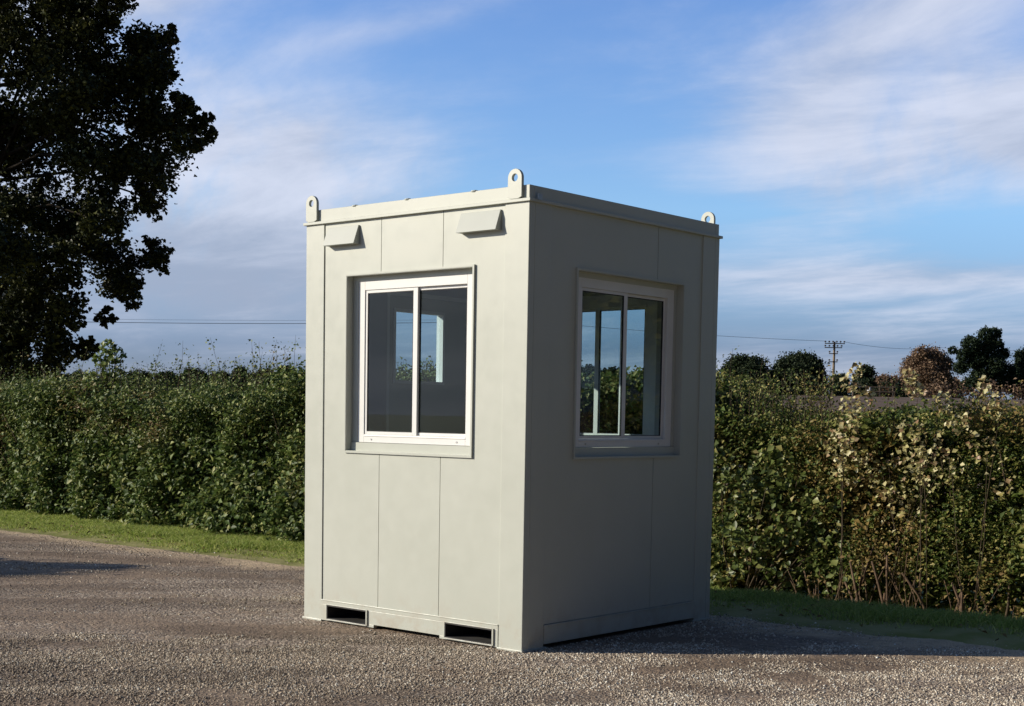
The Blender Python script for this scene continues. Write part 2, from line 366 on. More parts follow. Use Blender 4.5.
# ------------------------------------------------------------------ terrain
def sstep(a, b, v):
    q = np.clip((v - a) / (b - a), 0, 1); return q * q * (3 - 2 * q)
def terrain(x, y):
    x = np.asarray(x, float); y = np.asarray(y, float)
    c = .648 * x + .762 * y; t = .762 * x - .648 * y
    right = sstep(-9.4, -7.4, t)
    dip = -0.42 * sstep(9.0, 10.0, c) * (1 - sstep(13.5, 16, c)) * right  # added ditch, so the right hedge stays clear of the cabin's shadow
    rise = (2.6 + 1.15 * sstep(-.15, .12, x / np.maximum(y, 30))) * np.clip((y - 22) / 128, 0, 1)
    rise = rise * sstep(16, 24, c)
    verge = 0.03 * sstep(8.1, 8.6, c) * (1 - sstep(9.1, 9.3, c) * right)
    und = 0.011 * np.sin((y - .12 * x) * 7.3 + 1.3 * np.sin(x * .8) + 2 * np.sin(x * .31)) * np.clip(.3 + np.sin(x * 1.1 + y * .7), 0, 1) * sstep(.5, 1.6, np.hypot(x + .2, y - 9) - 1.5) * (1 - sstep(7.0, 7.8, c))
    und = und + 0.012 * np.sin(c * 2.1 + .9 * np.sin(t * .35)) * sstep(.3, 2.5, np.hypot(x + .2, y - 9) - 1.6) * (1 - sstep(7.0, 7.8, c))
    und = und + 0.006 * (np.sin(x * 3.1 + y * 1.3) + np.sin(x * 1.7 - y * 2.9 + 1.0)) * sstep(3.0, 6.0, np.hypot(x + .2, y - 9)) 
    return dip + rise + verge + und + 0.35 * np.sin(x * .021 + 1) * sstep(40, 160, y)
def axis(lo, hi, near_lo, near_hi, step, growth=1.18):
    a = list(np.arange(near_lo, near_hi + step * .5, step))
    s = step; v = a[-1]
    while v < hi: s *= growth; v += s; a.append(v)
    s = step; v = a[0]; b = []
    while v > lo: s *= growth; v -= s; b.append(v)
    return np.array(b[::-1] + a)
ax = axis(-3500, 3500, -12, 10, .12); ay = axis(-900, 5000, 3, 24, .12, 1.13)
gx, gy = np.meshgrid(ax, ay)
gz = terrain(gx, gy) 
# under the drive sheet the ground sits slightly lower
vv = np.stack([gx, gy, gz - 0.012 * (1 - sstep(7.9, 8.3, .648 * gx + .762 * gy))], -1).reshape(-1, 3)
nx, ny = len(ax), len(ay)
ii = (np.arange(ny - 1)[:, None] * nx + np.arange(nx - 1)[None, :]).ravel()
fq = np.stack([ii, ii + 1, ii + nx + 1, ii + nx], 1)
tag(np_mesh('ground', vv, fq, 4, M['ground'], smooth=True), kind='structure')
# gravel drive: strips across the lane with a ragged outer edge
ts = np.arange(-40, 24, .08)
def edge_c(t):
    return 8.0 + .025 * (t + 14) + .09 * np.sin(t * 1.3) + .07 * np.sin(t * 3.7 + 1) + .035 * np.sin(t * 9.1 + 2) + .02 * np.sin(t * 23.3)
cf = np.concatenate([np.linspace(-24, 3, 14), np.linspace(3.3, 7.9, 70), [8.0]])
T, Cc = np.meshgrid(ts, cf); E_ = edge_c(ts)
Cc = Cc * 1.0; Cc[-1] = E_
X = .648 * Cc + .762 * T; Y = .762 * Cc - .648 * T
Z = terrain(X, Y) - 0.004; Z[-1] -= .016
nt_, nc_ = len(ts), len(cf)
ii = (np.arange(nc_ - 1)[:, None] * nt_ + np.arange(nt_ - 1)[None, :]).ravel()
fq = np.stack([ii, ii + 1, ii + nt_ + 1, ii + nt_], 1)
tag(np_mesh('driveway', np.stack([X, Y, Z], -1).reshape(-1, 3), fq, 4, M['drive'], smooth=True), kind='structure')

# loose gravel
YAW = -0.7065; CL = (0.0667, 7.7645); W, D = 1.8307, 1.9288
cyw, syw = math.cos(YAW), math.sin(YAW)
def in_cabin(x, y, m=0.0):
    X = x - CL[0]; Y = y - CL[1]; a = X * cyw + Y * syw; b = -X * syw + Y * cyw
    return (a > -W - m) & (a < m) & (b > -m) & (b < D + m)
def vnoise(x, y, s, seed):
    r2 = np.random.default_rng(seed); v = 0
    for k in range(7):
        a = r2.uniform(0, 6.28); f = s * r2.uniform(.6, 1.9)
        v = v + np.sin((x * math.cos(a) + y * math.sin(a)) * f + r2.uniform(0, 6.28))
    return v / 4.2
def stones(n, y0, y1, xk, smin, smax):
    y = rng.uniform(y0, y1, n); x = rng.uniform(-1, 1, n) * xk * y
    keep = rng.uniform(size=n) < np.clip(.24 + .42 * sstep(-1.4, .8, x) + .65 * vnoise(x * .30, y - .12 * x, 3.4, 3) + .55 * vnoise(x * .6, y, 10.0, 4) - .16 * sstep(8, 11, y), .03, 1)
    c = .648 * x + .762 * y
    keep &= (c < 7.95 + .2 * rng.normal(size=n)) & ~in_cabin(x, y, .005)
    x, y = x[keep], y[keep]; n = len(x)
    s = smin + (smax - smin) * rng.uniform(size=n) ** 3.0
    z = terrain(x, y) - .004
    base = np.array([(1, 0, 0), (0, 1, 0), (-1, 0, 0), (0, -1, 0), (0, 0, 1), (0, 0, -1), (.6, .6, .5), (-.6, .55, .5)], float)[:6]
    v = base[None] * rng.uniform(.55, 1.25, (n, 6, 1)) + rng.normal(size=(n, 6, 3)) * .16
    a = rng.uniform(0, 6.28, n); ca, sa = np.cos(a), np.sin(a)
    v[:, :, 2] *= .7
    tlt = rng.normal(size=(n, 2)) * .35
    v[:, :, 2] += v[:, :, 0] * tlt[:, :1] + v[:, :, 1] * tlt[:, 1:]
    vx = v[:, :, 0] * ca[:, None] - v[:, :, 1] * sa[:, None]; vy = v[:, :, 0] * sa[:, None] + v[:, :, 1] * ca[:, None]
    out = np.stack([vx * s[:, None] + x[:, None], vy * s[:, None] + y[:, None], v[:, :, 2] * s[:, None] + z[:, None] + s[:, None] * .12], -1)
    return out
sv = np.concatenate([stones(230000, 5.9, 8.2, .40, .0026, .0098), stones(120000, 8.0, 11.5, .42, .0038, .0115), stones(36000, 11.3, 16.5, .42, .005, .015)])
n = len(sv); tri = np.array([(0,1,4),(1,2,4),(2,3,4),(3,0,4),(1,0,5),(2,1,5),(3,2,5),(0,3,5)])
ff = (np.arange(n) * 6)[:, None, None] + tri[None]
tag(np_mesh('gravel', sv.reshape(-1, 3), ff, 3, M['stone']), kind='stuff', label='loose grey brown gravel strewn over the yard in front of the cabin', cat='gravel')

# grass verge
def grass(n, t0, t1, c0, c1, h0, h1, wd):
    t = rng.uniform(t0, t1, n); c = rng.uniform(c0, c1, n)
    e = edge_c(t)
    keep = (c > e + .03 + np.abs(rng.normal(size=n)) * .07 * (1 + vnoise(t, t * 0, 4, 8))) 
    keep &= (rng.uniform(size=n) < .62 + .5 * vnoise(t, c * 2, 6, 9)) | (c > e + .35)
    t, c = t[keep], c[keep]; n = len(t)
    x = .648 * c + .762 * t; y = .762 * c - .648 * t; z = terrain(x, y)
    h = rng.uniform(h0, h1, n) * (1 + .5 * np.clip(vnoise(t, c, 5, 5), -1, 1)); h *= .45 + .55 * sstep(.0, .35, c - edge_c(t))
    a = rng.uniform(0, 6.28, n); wv = np.stack([np.cos(a), np.sin(a), 0 * a], 1) * wd * rng.uniform(.6, 1.3, (n, 1))
    lean = rng.normal(size=(n, 3)) * .5; lean[:, 2] = 1; 
    P = np.stack([x, y, z - .005], 1)
    mid = P + lean * h[:, None] * .55; lean2 = lean * 1.0; lean2[:, :2] *= 1.9
    tip = P + lean2 * h[:, None]
    v = np.stack([P - wv, P + wv, mid + wv * .7, mid - wv * .7, tip], 1)
    i = (np.arange(n) * 5)[:, None]
    return v.reshape(-1, 3), np.hstack([i, i + 1, i + 2, i, i + 2, i + 3, i + 3, i + 2, i + 4]).reshape(-1, 3)
v1, f1 = grass(120000, -19, -1.6, 8.0, 9.45, .022, .06, .0042)
v2, f2 = grass(18000, -10.4, -1.0, 9.3, 11.2, .04, .10, .005)
tag(np_mesh('grass', np.vstack([v1, v2]), np.vstack([f1, f2 + len(v1)]), 3, M['grass']), kind='stuff', label='short green grass verge between gravel yard and hedge', cat='grass')

# fallen leaves along the verge: uncountable litter
n = 260
t = rng.uniform(-18, -2, n); c = 8.05 + np.abs(rng.normal(size=n)) * .45
x = .648 * c + .762 * t; y = .762 * c - .648 * t
lf = leaf_mesh('leaf_litter', np.stack([x, y, terrain(x, y) + .03], 1), rng.uniform(.025, .05, n), M['dead_leaf'], up=2.0)
tag(lf, kind='stuff', label='scattered dry fallen leaves along the grass verge', cat='leaf litter')

# ------------------------------------------------------------------ cabin
cab = empty('kiosk_cabin', (CL[0], CL[1], 0), YAW, 'pale grey steel kiosk cabin with sliding windows on gravel', 'kiosk')
H = 2.50
Pm = {'front': lambda u, q, z: (u, q, z), 'side': lambda u, q, z: (-q, u, z),
      'back': lambda u, q, z: (u, D - q, z), 'left': lambda u, q, z: (-W + q, u, z)}
OP = {'front': (-1.451, -.407, 1.081, 2.154), 'side': (.441, 1.523, 1.081, 2.154), 'back': (-1.451, -.407, 1.081, 2.154), 'left': (.62, 1.46, .14, 2.13)}
SEG = {'front': [-1.664, -1.1607, -.6506, -.175], 'side': [.19, 1.245, 1.7545], 'back': [-1.664, -1.16, -.65, -.175], 'left': [.19, 1.7545]}
def rects_minus(a, b, z0, z1, op):
    o0, o1, p0, p1 = op; r = []
    if b <= o0 or a >= o1: return [(a, b, z0, z1)]
    if p0 > z0: r.append((a, b, z0, p0))
    if p1 < z1: r.append((a, b, p1, z1))
    if a < o0: r.append((a, o0, max(z0, p0), p1))
    if b > o1: r.append((o1, b, max(z0, p0), p1))
    return r
for wname in ('front', 'side', 'back', 'left'):
    P = Pm[wname]; op = OP[wname]; seg = SEG[wname]; mb = MB()
    g_ = .0022
    for i in range(len(seg) - 1):
        a, b = seg[i] + (g_ if i else .003), seg[i + 1] - (g_ if i < len(seg) - 2 else .003)
        for r in rects_minus(a, b, .134, 2.488, op): mb.box(r[0], r[1], .007, .018, r[2], r[3], P)
    mb.build('wall_panel', M['paint'], cab)
    mb = MB()
    for r in rects_minus(seg[0] - .12, seg[-1] + .12, .12, 2.46, op): mb.box(r[0], r[1], .019, .085, r[2], r[3], P)
    mb.build('wall_core', M['gasket'], cab)
    mb = MB()
    ia, ib = (-W + .1, -.1) if wname in ('front', 'back') else (.1, D - .1)
    for r in rects_minus(ia, ib, .15, 2.40, op): mb.box(r[0], r[1], .087, .0995, r[2], r[3], P)
    mb.build('inner_lining', M['lining'], cab)
# corner posts
for cx_, cy_, sx_, sy_ in ((0, 0, -1, 1), (-W, 0, 1, 1), (0, D, -1, -1), (-W, D, 1, -1)):
    mb = MB(); lx, ly = .175, .19
    if cx_ != 0: lx = .167
    a = sorted((cx_, cx_ + sx_ * lx)); b = sorted((cy_, cy_ + sy_ * .05))
    mb.box(a[0], a[1], b[0], b[1], 0.0, 2.488)
    a = sorted((cx_, cx_ + sx_ * .05)); b = sorted((cy_ + sy_ * .05, cy_ + sy_ * ly))
    mb.box(a[0], a[1], b[0], b[1], 0.0, 2.488)
    po = mb.build('corner_post', M['paint'], cab, bevel=.003)
    mb = MB()
    a = sorted((cx_ - sx_ * .008, cx_ + sx_ * (lx + .005))); b = sorted((cy_ - sy_ * .008, cy_ + sy_ * (ly + .02)))
    mb.box(a[0], a[1], b[0], b[1], -.012, .007)
    mb.build('foot_plate', M['paint'], po, bevel=.002)
# front base rail with fork pockets
def base_rail_front(P, u0, u1, pk):
    mb = MB(); q0, q1 = -.003, .04
    mb.box(u0, u1, q0, q1, .106, .133, P)                       # top strip
    mb.box(u0, pk[0][0], q0, q1, .004, .106, P)
    mb.box(pk[1][1], u1, q0, q1, .004, .106, P)
    mb.box(pk[0][1], pk[1][0], q0, q1, .022, .106, P)
    for p in pk:
        mb.box(p[0], p[1], q0, q1, .004, .016, P)
    mb.box(pk[0][1], pk[0][1] + .062, q0, q1, .004, .022, P); mb.box(pk[1][0] - .05, pk[1][0], q0, q1, .004, .022, P)
    mb.box(u0, u1, -.006, -.003, .129, .136, P)                 # weld bead
    mb.build('base_rail', M['paint'], cab, bevel=.0015)
    for p in pk:
        mb = MB(); q0, q1, th = -.010, 1.75, .005
        mb.box(p[0], p[1], q0, q1, .098, .1055, P); mb.box(p[0], p[1], q0, q1, .0165, .0215, P)
        mb.box(p[0] , p[0] + th, q0, q1, .022, .0975, P); mb.box(p[1] - th, p[1], q0, q1, .022, .0975, P)
        mb.box(p[0] + th, p[1] - th, .30, .31, .022, .0975, P)
        rim = MB(); r0, r1 = -.013, .004
        rim.box(p[0] - .007, p[0], r0, -.0032, .012, .1085, P); rim.box(p[1], p[1] + .010, r0, -.0032, .012, .1085, P)
        rim.box(p[0], p[1], r0, -.0101, .106, .1105, P); rim.box(p[0], p[1], r0, -.0101, .009, .0163, P)
        pk_o = mb.build('fork_pocket', M['pocket'], cab)
        rim.build('pocket_rim', M['paint'], pk_o, bevel=.001)
PK = [(-1.6032, -1.2465), (-.581, -.2136)]
base_rail_front(Pm['front'], -1.663, -.176, PK)
mb = MB(); mb.box(-1.663, -.176, -.003, .04, .025, .133, Pm['back']); mb.build('base_rail', M['paint'], cab, bevel=.0015)
for wname in ('side', 'left'):
    P = Pm[wname]; mb = MB()
    mb.box(.191, 1.7535, -.003, .04, .022, .131, P); mb.box(.225, 1.738, -.010, -.003, .1255, .1315, P)
    mb.build('base_rail', M['paint'], cab, bevel=.0015)
mb = MB(); mb.box(-W + .09, -.09, .09, D - .09, .125, .149); mb.build('floor', M['floor'], cab)
mb = MB(); mb.box(-W + .087, -.087, .087, D - .087, 2.405, 2.42); mb.build('ceiling', M['lining'], cab)
# roof
mb = MB()
mb.box(-W + .05, -.05, .05, D - .05, 2.47, 2.556)
for k in range(7):
    yy = .15 + k * .27; mb.box(-W + .06, -.06, yy, yy + .03, 2.556, 2.566)
roof = mb.build('roof', M['roof'], cab)
mb = MB()
i_ = .004
mb.box(-W + i_, -i_, i_, .045, 2.503, 2.576); mb.box(-W + i_, -i_, D - .045, D - i_, 2.503, 2.576)
mb.box(-W + i_, -W + .045, .045, D - .045, 2.503, 2.576); mb.box(-.045, -i_, .045, D - .045, 2.503, 2.576)
mb.build('roof_rim', M['paint'], roof, bevel=.003)
mb = MB(); e = .015
mb.box(-W - e, e, -e, .03, 2.485, 2.502); mb.box(-W - e, e, D - .03, D + e, 2.485, 2.502)
mb.box(-W - e, -W + .03, .03, D - .03, 2.485, 2.502); mb.box(-.03, e, .03, D - .03, 2.485, 2.502)
mb.build('drip_edge', M['paint'], roof, bevel=.002)
for u in (-1.40, -.95, -.42):
    for q in (.022, D - .022):
        mb = MB()
        mb.tube([(u, q, 2.573), (u, q, 2.579)], .026, 12); mb.tube([(u, q, 2.579), (u, q, 2.583)], .012, 6)
        mb.build('roof_bolt', M['paint'], roof)
# lifting lugs: rounded plates with an eye
def lug(u0, u1, q0, q1, P, z0=2.5025, ztop=2.666):
    bm = bmesh.new(); r = (u1 - u0) / 2; uc = (u0 + u1) / 2; zc = ztop - r
    seg = 28; hr = .021
    outer, inner = [], []
    for k in range(seg):
        a = 2 * math.pi * k / seg - math.pi / 2
        ca, sa = math.cos(a), math.sin(a)
        if sa >= 0: o = (uc + r * ca, zc + r * sa)
        else:
            s = 1 / max(abs(ca), 1e-6); lim = (zc - z0) / r
            if abs(sa) * s <= lim: o = (uc + r * math.copysign(1, ca), zc - r * abs(sa) * s)
            else: o = (uc + ca / abs(sa) * (zc - z0), z0)
        outer.append(o); inner.append((uc + hr * ca, zc + .002 + hr * sa))
    def ring(pts, q): return [bm.verts.new(P(u, q, z)) for u, z in pts]
    of, inf, ob, inb = ring(outer, q0), ring(inner, q0), ring(outer, q1), ring(inner, q1)
    for k in range(seg):
        j = (k + 1) % seg
        bm.faces.new((of[k], of[j], inf[j], inf[k])); bm.faces.new((ob[k], inb[k], inb[j], ob[j]))
        bm.faces.new((of[k], ob[k], ob[j], of[j])); bm.faces.new((inf[k], inf[j], inb[j], inb[k]))
    m = MB(); m.bm.free(); m.bm = bm
    return m.build('lifting_lug', M['paint'], cab, bevel=.0015)
lug(-.146, -.046, -.016, .0035, Pm['front']); lug(-W + .012, -W + .112, -.016, .0035, Pm['front'])
lug(-.146, -.046, -.016, .0035, Pm['back']); lug(-W + .012, -W + .112, -.016, .0035, Pm['back'])
# small bracket at the near roof corner
mb = MB(); mb.box(  .0155, .021, .05, .085, 2.497, 2.53); mb.build('corner_bracket', M['screw'], cab)
# vent hoods
for u0, u1 in ((-1.6275, -1.350), (-.506, -.206)):
    p = .046; zt, zb = 2.456, 2.343
    mb = MB()
    mb.hexa([(u0, .0068, zb), (u1, .0068, zb), (u1, -p, zb), (u0, -p, zb), (u0, .0068, zt), (u1, .0068, zt), (u1, -.004, zt), (u0, -.004, zt)])
    mb.build('vent_hood', M['hood'], cab, bevel=.0015)
# sliding windows
def window(P, op, left_in):
    u0, u1, z0, z1 = op
    mb = MB()                       # flashing lip and jamb liner
    l, pr = .011, -.006
    mb.box(u0 - l, u1 + l, pr, .0068, z1, z1 + l, P); mb.box(u0 - l, u1 + l, pr, .0068, z0 - l, z0, P)
    mb.box(u0 - l, u0, pr, .0068, z0, z1, P); mb.box(u1, u1 + l, pr, .0068, z0, z1, P)
    t = .003
    mb.box(u0, u0 + t, pr + .002, .10, z0, z1, P); mb.box(u1 - t, u1, pr + .002, .10, z0, z1, P)
    mb.box(u0 + t, u1 - t, pr + .002, .10, z1 - t, z1, P); mb.box(u0 + t, u1 - t, pr + .002, .10, z0, z0 + t, P)
    win = mb.build('window', M['paint'], cab)
    P0 = P; P = lambda u, q, z: P0(u, q - .007 if q > .04 else q, z)
    zs = z0 + .055
    strip_ = MB(); strip_.box(u0 + t, u0 + .050, .0555, .0598, zs + .002, z1 - .034, P); strip_.box(u0 + t, u1 - t, .0555, .0598, z1 - .033, z1 - t, P)  # added strips in cabin paint, darker than the frame where its edge is shaded
    strip_.box(u1 - .026, u1 - t, .0555, .0598, zs + .002, z1 - .034, P)
    strip_.build('shade_strip', M['paint'], win)
    sill = MB(); sill.box(u0 + t, u1 - t, .046, .0545, z0 + t, zs - .001, P); sill.box(u0 + t, u1 - t, .0546, .0595, z0 + t, zs - .001, P)
    sill.build('sill', M['paint'], win)
    fl, fr_, fb, ft = .104, .092, .050, .088
    a, b, c_, d_ = u0 + t, u1 - t, zs + .0005, z1 - t
    ga, gb, gc, gd = u0 + fl, u1 - fr_, zs + fb, z1 - ft
    um = (ga + gb) / 2 + .005
    fmb = MB(); q0, q1 = .060, .098
    fmb.box(a, ga, q0, q1, c_, d_, P); fmb.box(gb, b, q0, q1, c_, d_, P)
    fmb.box(ga, gb, q0, q1, c_, gc, P); fmb.box(ga, gb, q0, q1, gd, d_, P)
    fmb.box(ga - .0, gb, q0 - .004, q0, gc - .012, gc - .006, P)
    fo = fmb.build('frame', M['white'], win, bevel=.002)
    s = .017                       # sashes
    for (sa, sb, qa, wid) in ((ga, um + .018, .066, .017), (um - .018, gb, .080, .017)):
        m1 = MB(); qb = qa + .012
        sa_, sb_, sc_, sd_ = sa + .001, sb - .001, gc + .001, gd - .001
        m1.box(sa_, sa_ + (.036 if sa > ga + .1 else wid), qa, qb, sc_, sd_, P); m1.box(sb_ - (.036 if sb < gb - .1 else wid), sb_, qa, qb, sc_, sd_, P)
        ra, rb = sa_ + (.036 if sa > ga + .1 else wid), sb_ - (.036 if sb < gb - .1 else wid)
        m1.box(ra, rb, qa, qb, sc_, sc_ + wid, P); m1.box(ra, rb, qa, qb, sd_ - wid, sd_, P)
        so = m1.build('sash', M['white'], win, bevel=.001)
        m2 = MB(); k = .0045
        m2.box(ra, ra + k, qa + .001, qb - .001, sc_ + wid, sd_ - wid, P); m2.box(rb - k, rb, qa + .001, qb - .001, sc_ + wid, sd_ - wid, P)
        m2.box(ra + k, rb - k, qa + .001, qb - .001, sc_ + wid, sc_ + wid + k, P); m2.box(ra + k, rb - k, qa + .001, qb - .001, sd_ - wid - k, sd_ - wid, P)
        m2.build('gasket', M['gasket'], win)
        m3 = MB(); m3.box(ra + k, rb - k, qa + .004, qa + .008, sc_ + wid + k, sd_ - wid - k, P); m3.build('pane', M['glass'], win)
    for uu in (u0 + .17, u1 - .16):
        m4 = MB(); cpt = P(uu, .057, zs + .02); c2 = P(uu, .061, zs + .02); m4.tube([cpt, c2], .006, 10); m4.build('screw', M['screw'], win)
    return win
for k in ('front', 'side', 'back'): window(Pm[k], OP[k], True)
# door in the far end wall, seen through the glass
P = Pm['left']; u0, u1, z0, z1 = OP['left']
pv = (.70, 1.195, 1.52, 2.02)
mb = MB()
for r in rects_minus(u0 + .03, u1 - .03, z0 + .015, z1 - .03, pv): mb.box(r[0], r[1], .03, .075, r[2], r[3], P)
door = mb.build('door', M['paint'], cab, bevel=.001)
mb = MB()
mb.box(u0, u0 + .028, .01, .095, z0, z1, P); mb.box(u1 - .028, u1, .01, .095, z0, z1, P); mb.box(u0 + .028, u1 - .028, .01, .095, z1 - .028, z1, P)
mb.build('door_frame', M['white'], door)
mb = MB(); a, b, c_, d_ = pv
mb.box(a, a + .02, .022, .083, c_, d_, P); mb.box(b - .02, b, .022, .083, c_, d_, P); mb.box(a + .02, b - .02, .022, .083, c_, c_ + .02, P); mb.box(a + .02, b - .02, .022, .083, d_ - .02, d_, P)
mb.build('pane_frame', M['white'], door)
mb = MB(); mb.box(a + .02, b - .02, .05, .054, c_ + .02, d_ - .02, P); mb.build('pane', M['glass'], door)
mb = MB(); mb.tube([P(u1 - .08, .075, 1.05), P(u1 - .08, .115, 1.05), P(u1 - .2, .118, 1.05)], .009, 8); mb.build('handle', M['screw'], door)

# ------------------------------------------------------------------ vegetation helpers
def W2(c, t):  # lane coordinates to world
    return .648 * c + .762 * t, .762 * c - .648 * t
def clumps(centres, per, sigma):
    k = len(centres); c = np.repeat(centres, per, 0)
    return c + rng.normal(size=(k * per, 3)) * np.repeat(np.broadcast_to(sigma, (k,)), per)[:, None]
def hedge_line(t):   # the hedge steps back behind the cabin, into an added ditch that keeps it out of the cabin's shadow
    return 9.12 + 1.85 * np.clip((np.asarray(t, float) + 10.4) / 3.3, 0, 1)
def hedge(name, label, cat, t0, t1, cfun, depth, topf, leafmat, nclump, per, size, stem_n, bump_a=.10, bare=None, seed=1):
    x0, y0 = W2(float(cfun((t0 + t1) / 2)) + depth / 2, (t0 + t1) / 2)
    root = empty(name, (x0, y0, float(terrain(x0, y0))), 0, label, cat)
    inv = np.array([x0, y0, float(terrain(x0, y0))])
    k1, k2, k3 = int(nclump * .52), int(nclump * .26), int(nclump * .22)
    def bum(t, z): return bump_a * vnoise(t, z * 1.2, 3.2, seed) + bump_a * .7 * vnoise(t, z, 8.0, seed + 1)
    t = rng.uniform(t0, t1, k1); zr = rng.uniform(0, 1, k1) ** .9
    cfront = cfun(t); tp = topf(t); xx, yy = W2(cfront, t); gz_ = terrain(xx, yy); z = gz_ + (tp - gz_) * zr
    c = cfront + .10 + .32 * zr ** 1.6 + bum(t, z) + rng.exponential(.07, k1) + .25 * sstep(.8, 1.0, zr) - .10 * (zr < .12)
    A = np.stack([*W2(c, t), z], 1)
    A = A[vnoise(t, z * 1.4, 10.0, seed + 7) < .62 + .5 * rng.uniform(size=k1)]
    t = rng.uniform(t0, t1, k2); cfront = cfun(t); c = cfront + .05 + rng.uniform(0, 1, k2) ** 1.2 * depth
    z = topf(t) + .10 * vnoise(t, c, 5, seed + 2) + .05 * vnoise(t, c, 14, seed + 3) - rng.exponential(.06, k2) - .05
    B = np.stack([*W2(c, t), z], 1)
    t = rng.uniform(t0, t1, k3); cfront = cfun(t); c = cfront + .25 + rng.uniform(0, 1, k3) * (depth - .25); xx, yy = W2(c, t); g0 = terrain(xx, yy)
    z = g0 + (topf(t) - g0 - .08) * rng.uniform(0, 1, k3)
    Cc_ = np.stack([xx, yy, z], 1)
    cen = np.vstack([A, B, Cc_])
    if bare: 
        tt_, zz_ = .762 * cen[:, 0] - .648 * cen[:, 1], cen[:, 2]
        cen = cen[zz_ > bare(tt_) + .25 * vnoise(tt_, tt_ * 0, 9, 77) * .5]
    pts = clumps(cen, per, .058)
    sz = size(pts)
    k4 = int(nclump * 2.2); t = rng.uniform(t0, t1, k4); cfront = cfun(t); c = cfront + rng.uniform(.5, .8, k4); xx, yy = W2(c, t); g0 = terrain(xx, yy)
    pts = np.vstack([pts, np.stack([xx, yy, g0 + (topf(t) - g0 - .12) * rng.uniform(0, 1, k4)], 1)]); sz = np.concatenate([sz, rng.uniform(.08, .13, k4)])
    leaf_mesh('foliage', pts - inv, sz, leafmat, root, up=.35, bias=(-.45, -.5, .1))
    mb = MB()
    for i in range(stem_n):
        tt = random.uniform(t0, t1); cc = float(cfun(tt)) + random.uniform(.40, depth * .8)
        xx, yy = W2(cc, tt); g0 = float(terrain(xx, yy)); hh = float(topf(np.array([tt]))[0]) - g0
        p = Vector((xx, yy, g0 - .05)) - Vector(inv); pts_ = [p]; d = Vector((random.gauss(0, .14), random.gauss(0, .14), 1))
        for q in range(5):
            p = p + d * hh * .165; d += Vector((random.gauss(0, .13), random.gauss(0, .13), 0)); pts_.append(p)
        r = random.uniform(.006, .016); mb.tube(pts_, [r, r * .9, r * .75, r * .6, r * .45, r * .3], 5)
    mb.build('stems', M['twig'], root, smooth=True)['kind'] = 'stuff'
    return root, inv
def shoots(root, inv, specs, leafmat, leaf=(.025, .045), stemmat=None, dens=28):
    """upright shoots: specs of (world base point, height, lean)"""
    mb = MB(); L = []
    for (bx_, by_, bz_), h, ln in specs:
        p = Vector((bx_, by_, bz_)); pts_ = [p.copy()]; d = Vector((ln + random.gauss(0, .06), random.gauss(0, .08), 1))
        for q in range(6):
            p = p + d * h / 6; d += Vector((random.gauss(0, .09), random.gauss(0, .09), 0)); pts_.append(p.copy())
        mb.tube([q - Vector(inv) for q in pts_], [.0035, .003, .0027, .0022, .0018, .0015, .001], 4)
        for q in range(int(dens * h)):
            f = random.uniform(.05, 1); i = min(int(f * 6), 5); a = pts_[i].lerp(pts_[i + 1], f * 6 - i)
            sp_ = .035 + .05 * (1 - f)
            L.append((a.x + random.gauss(0, sp_), a.y + random.gauss(0, sp_), a.z + random.gauss(0, .02)))
    mb.build('shoots', stemmat or M['twig'], root, smooth=True)['kind'] = 'stuff'
    L = np.array(L)
    leaf_mesh('shoot_leaves', L - inv, rng.uniform(leaf[0], leaf[1], len(L)), leafmat, root, up=.2, bias=(-.5, -.4, 0))

# world position on the ray through a direction (lateral ratio) at depth y  -- plain maths used only to plan spacings
def at(px, Y, py=360): return (px - 512 - (518 - py) * .0171) / 1404 * Y
def zof(px, py, Y): return 1.3108 + ((416.5 + (px - 512) * .01713) - py) / 1404 * Y

def onhedge(px, c):
    r = (px - 512) / 1404; y = c / (.648 * r + .762); return r * y, y
# left hedge (and its run behind the cabin)
def top_left(t):
    return 1.56 + .0 * t + 0.10 * vnoise(t, t * 0, 1.3, 21) + .06 * vnoise(t, t * 0, 4.5, 22) + .10 * sstep(-12, -10, t)
hl, hli = hedge('hedge', 'dense dark green clipped hedge left of and behind the cabin', 'hedge', -19.0, -8.5, hedge_line, 1.5, top_left, M['leaf_left'], 9000, 14,
      lambda p: rng.uniform(.036, .060 + .03 * (p[:, 2] < 1.0), len(p)), 120, seed=31, bump_a=.19)
sp_ = []
for px in (135, 148, 152, 163, 175, 186, 190, 193, 197, 212, 230, 243, 265, 268, 275, 285, 290, 205, 221, 224, 236, 250, 257, 259, 262, 272, 279, 282, 296, 301, 60, 75, 40, 20, 325, 350):
    c = 9.6 + random.uniform(0, .5); r = (px - 512) / 1404; y = c / (.648 * r + .762); x = r * y
    sp_.append(((x, y, 1.4), random.uniform(.42, .72), random.uniform(-.1, .1)))
for i in range(620):
    tt = random.uniform(-18.5, -8); x, y = W2(9.6 + random.uniform(0, 1.1), tt)
    sp_.append(((x, y, 1.3), random.uniform(.22, .60), random.uniform(-.25, .25)))
shoots(hl, hli, sp_, M['leaf_left'], leaf=(.018, .042), dens=62)

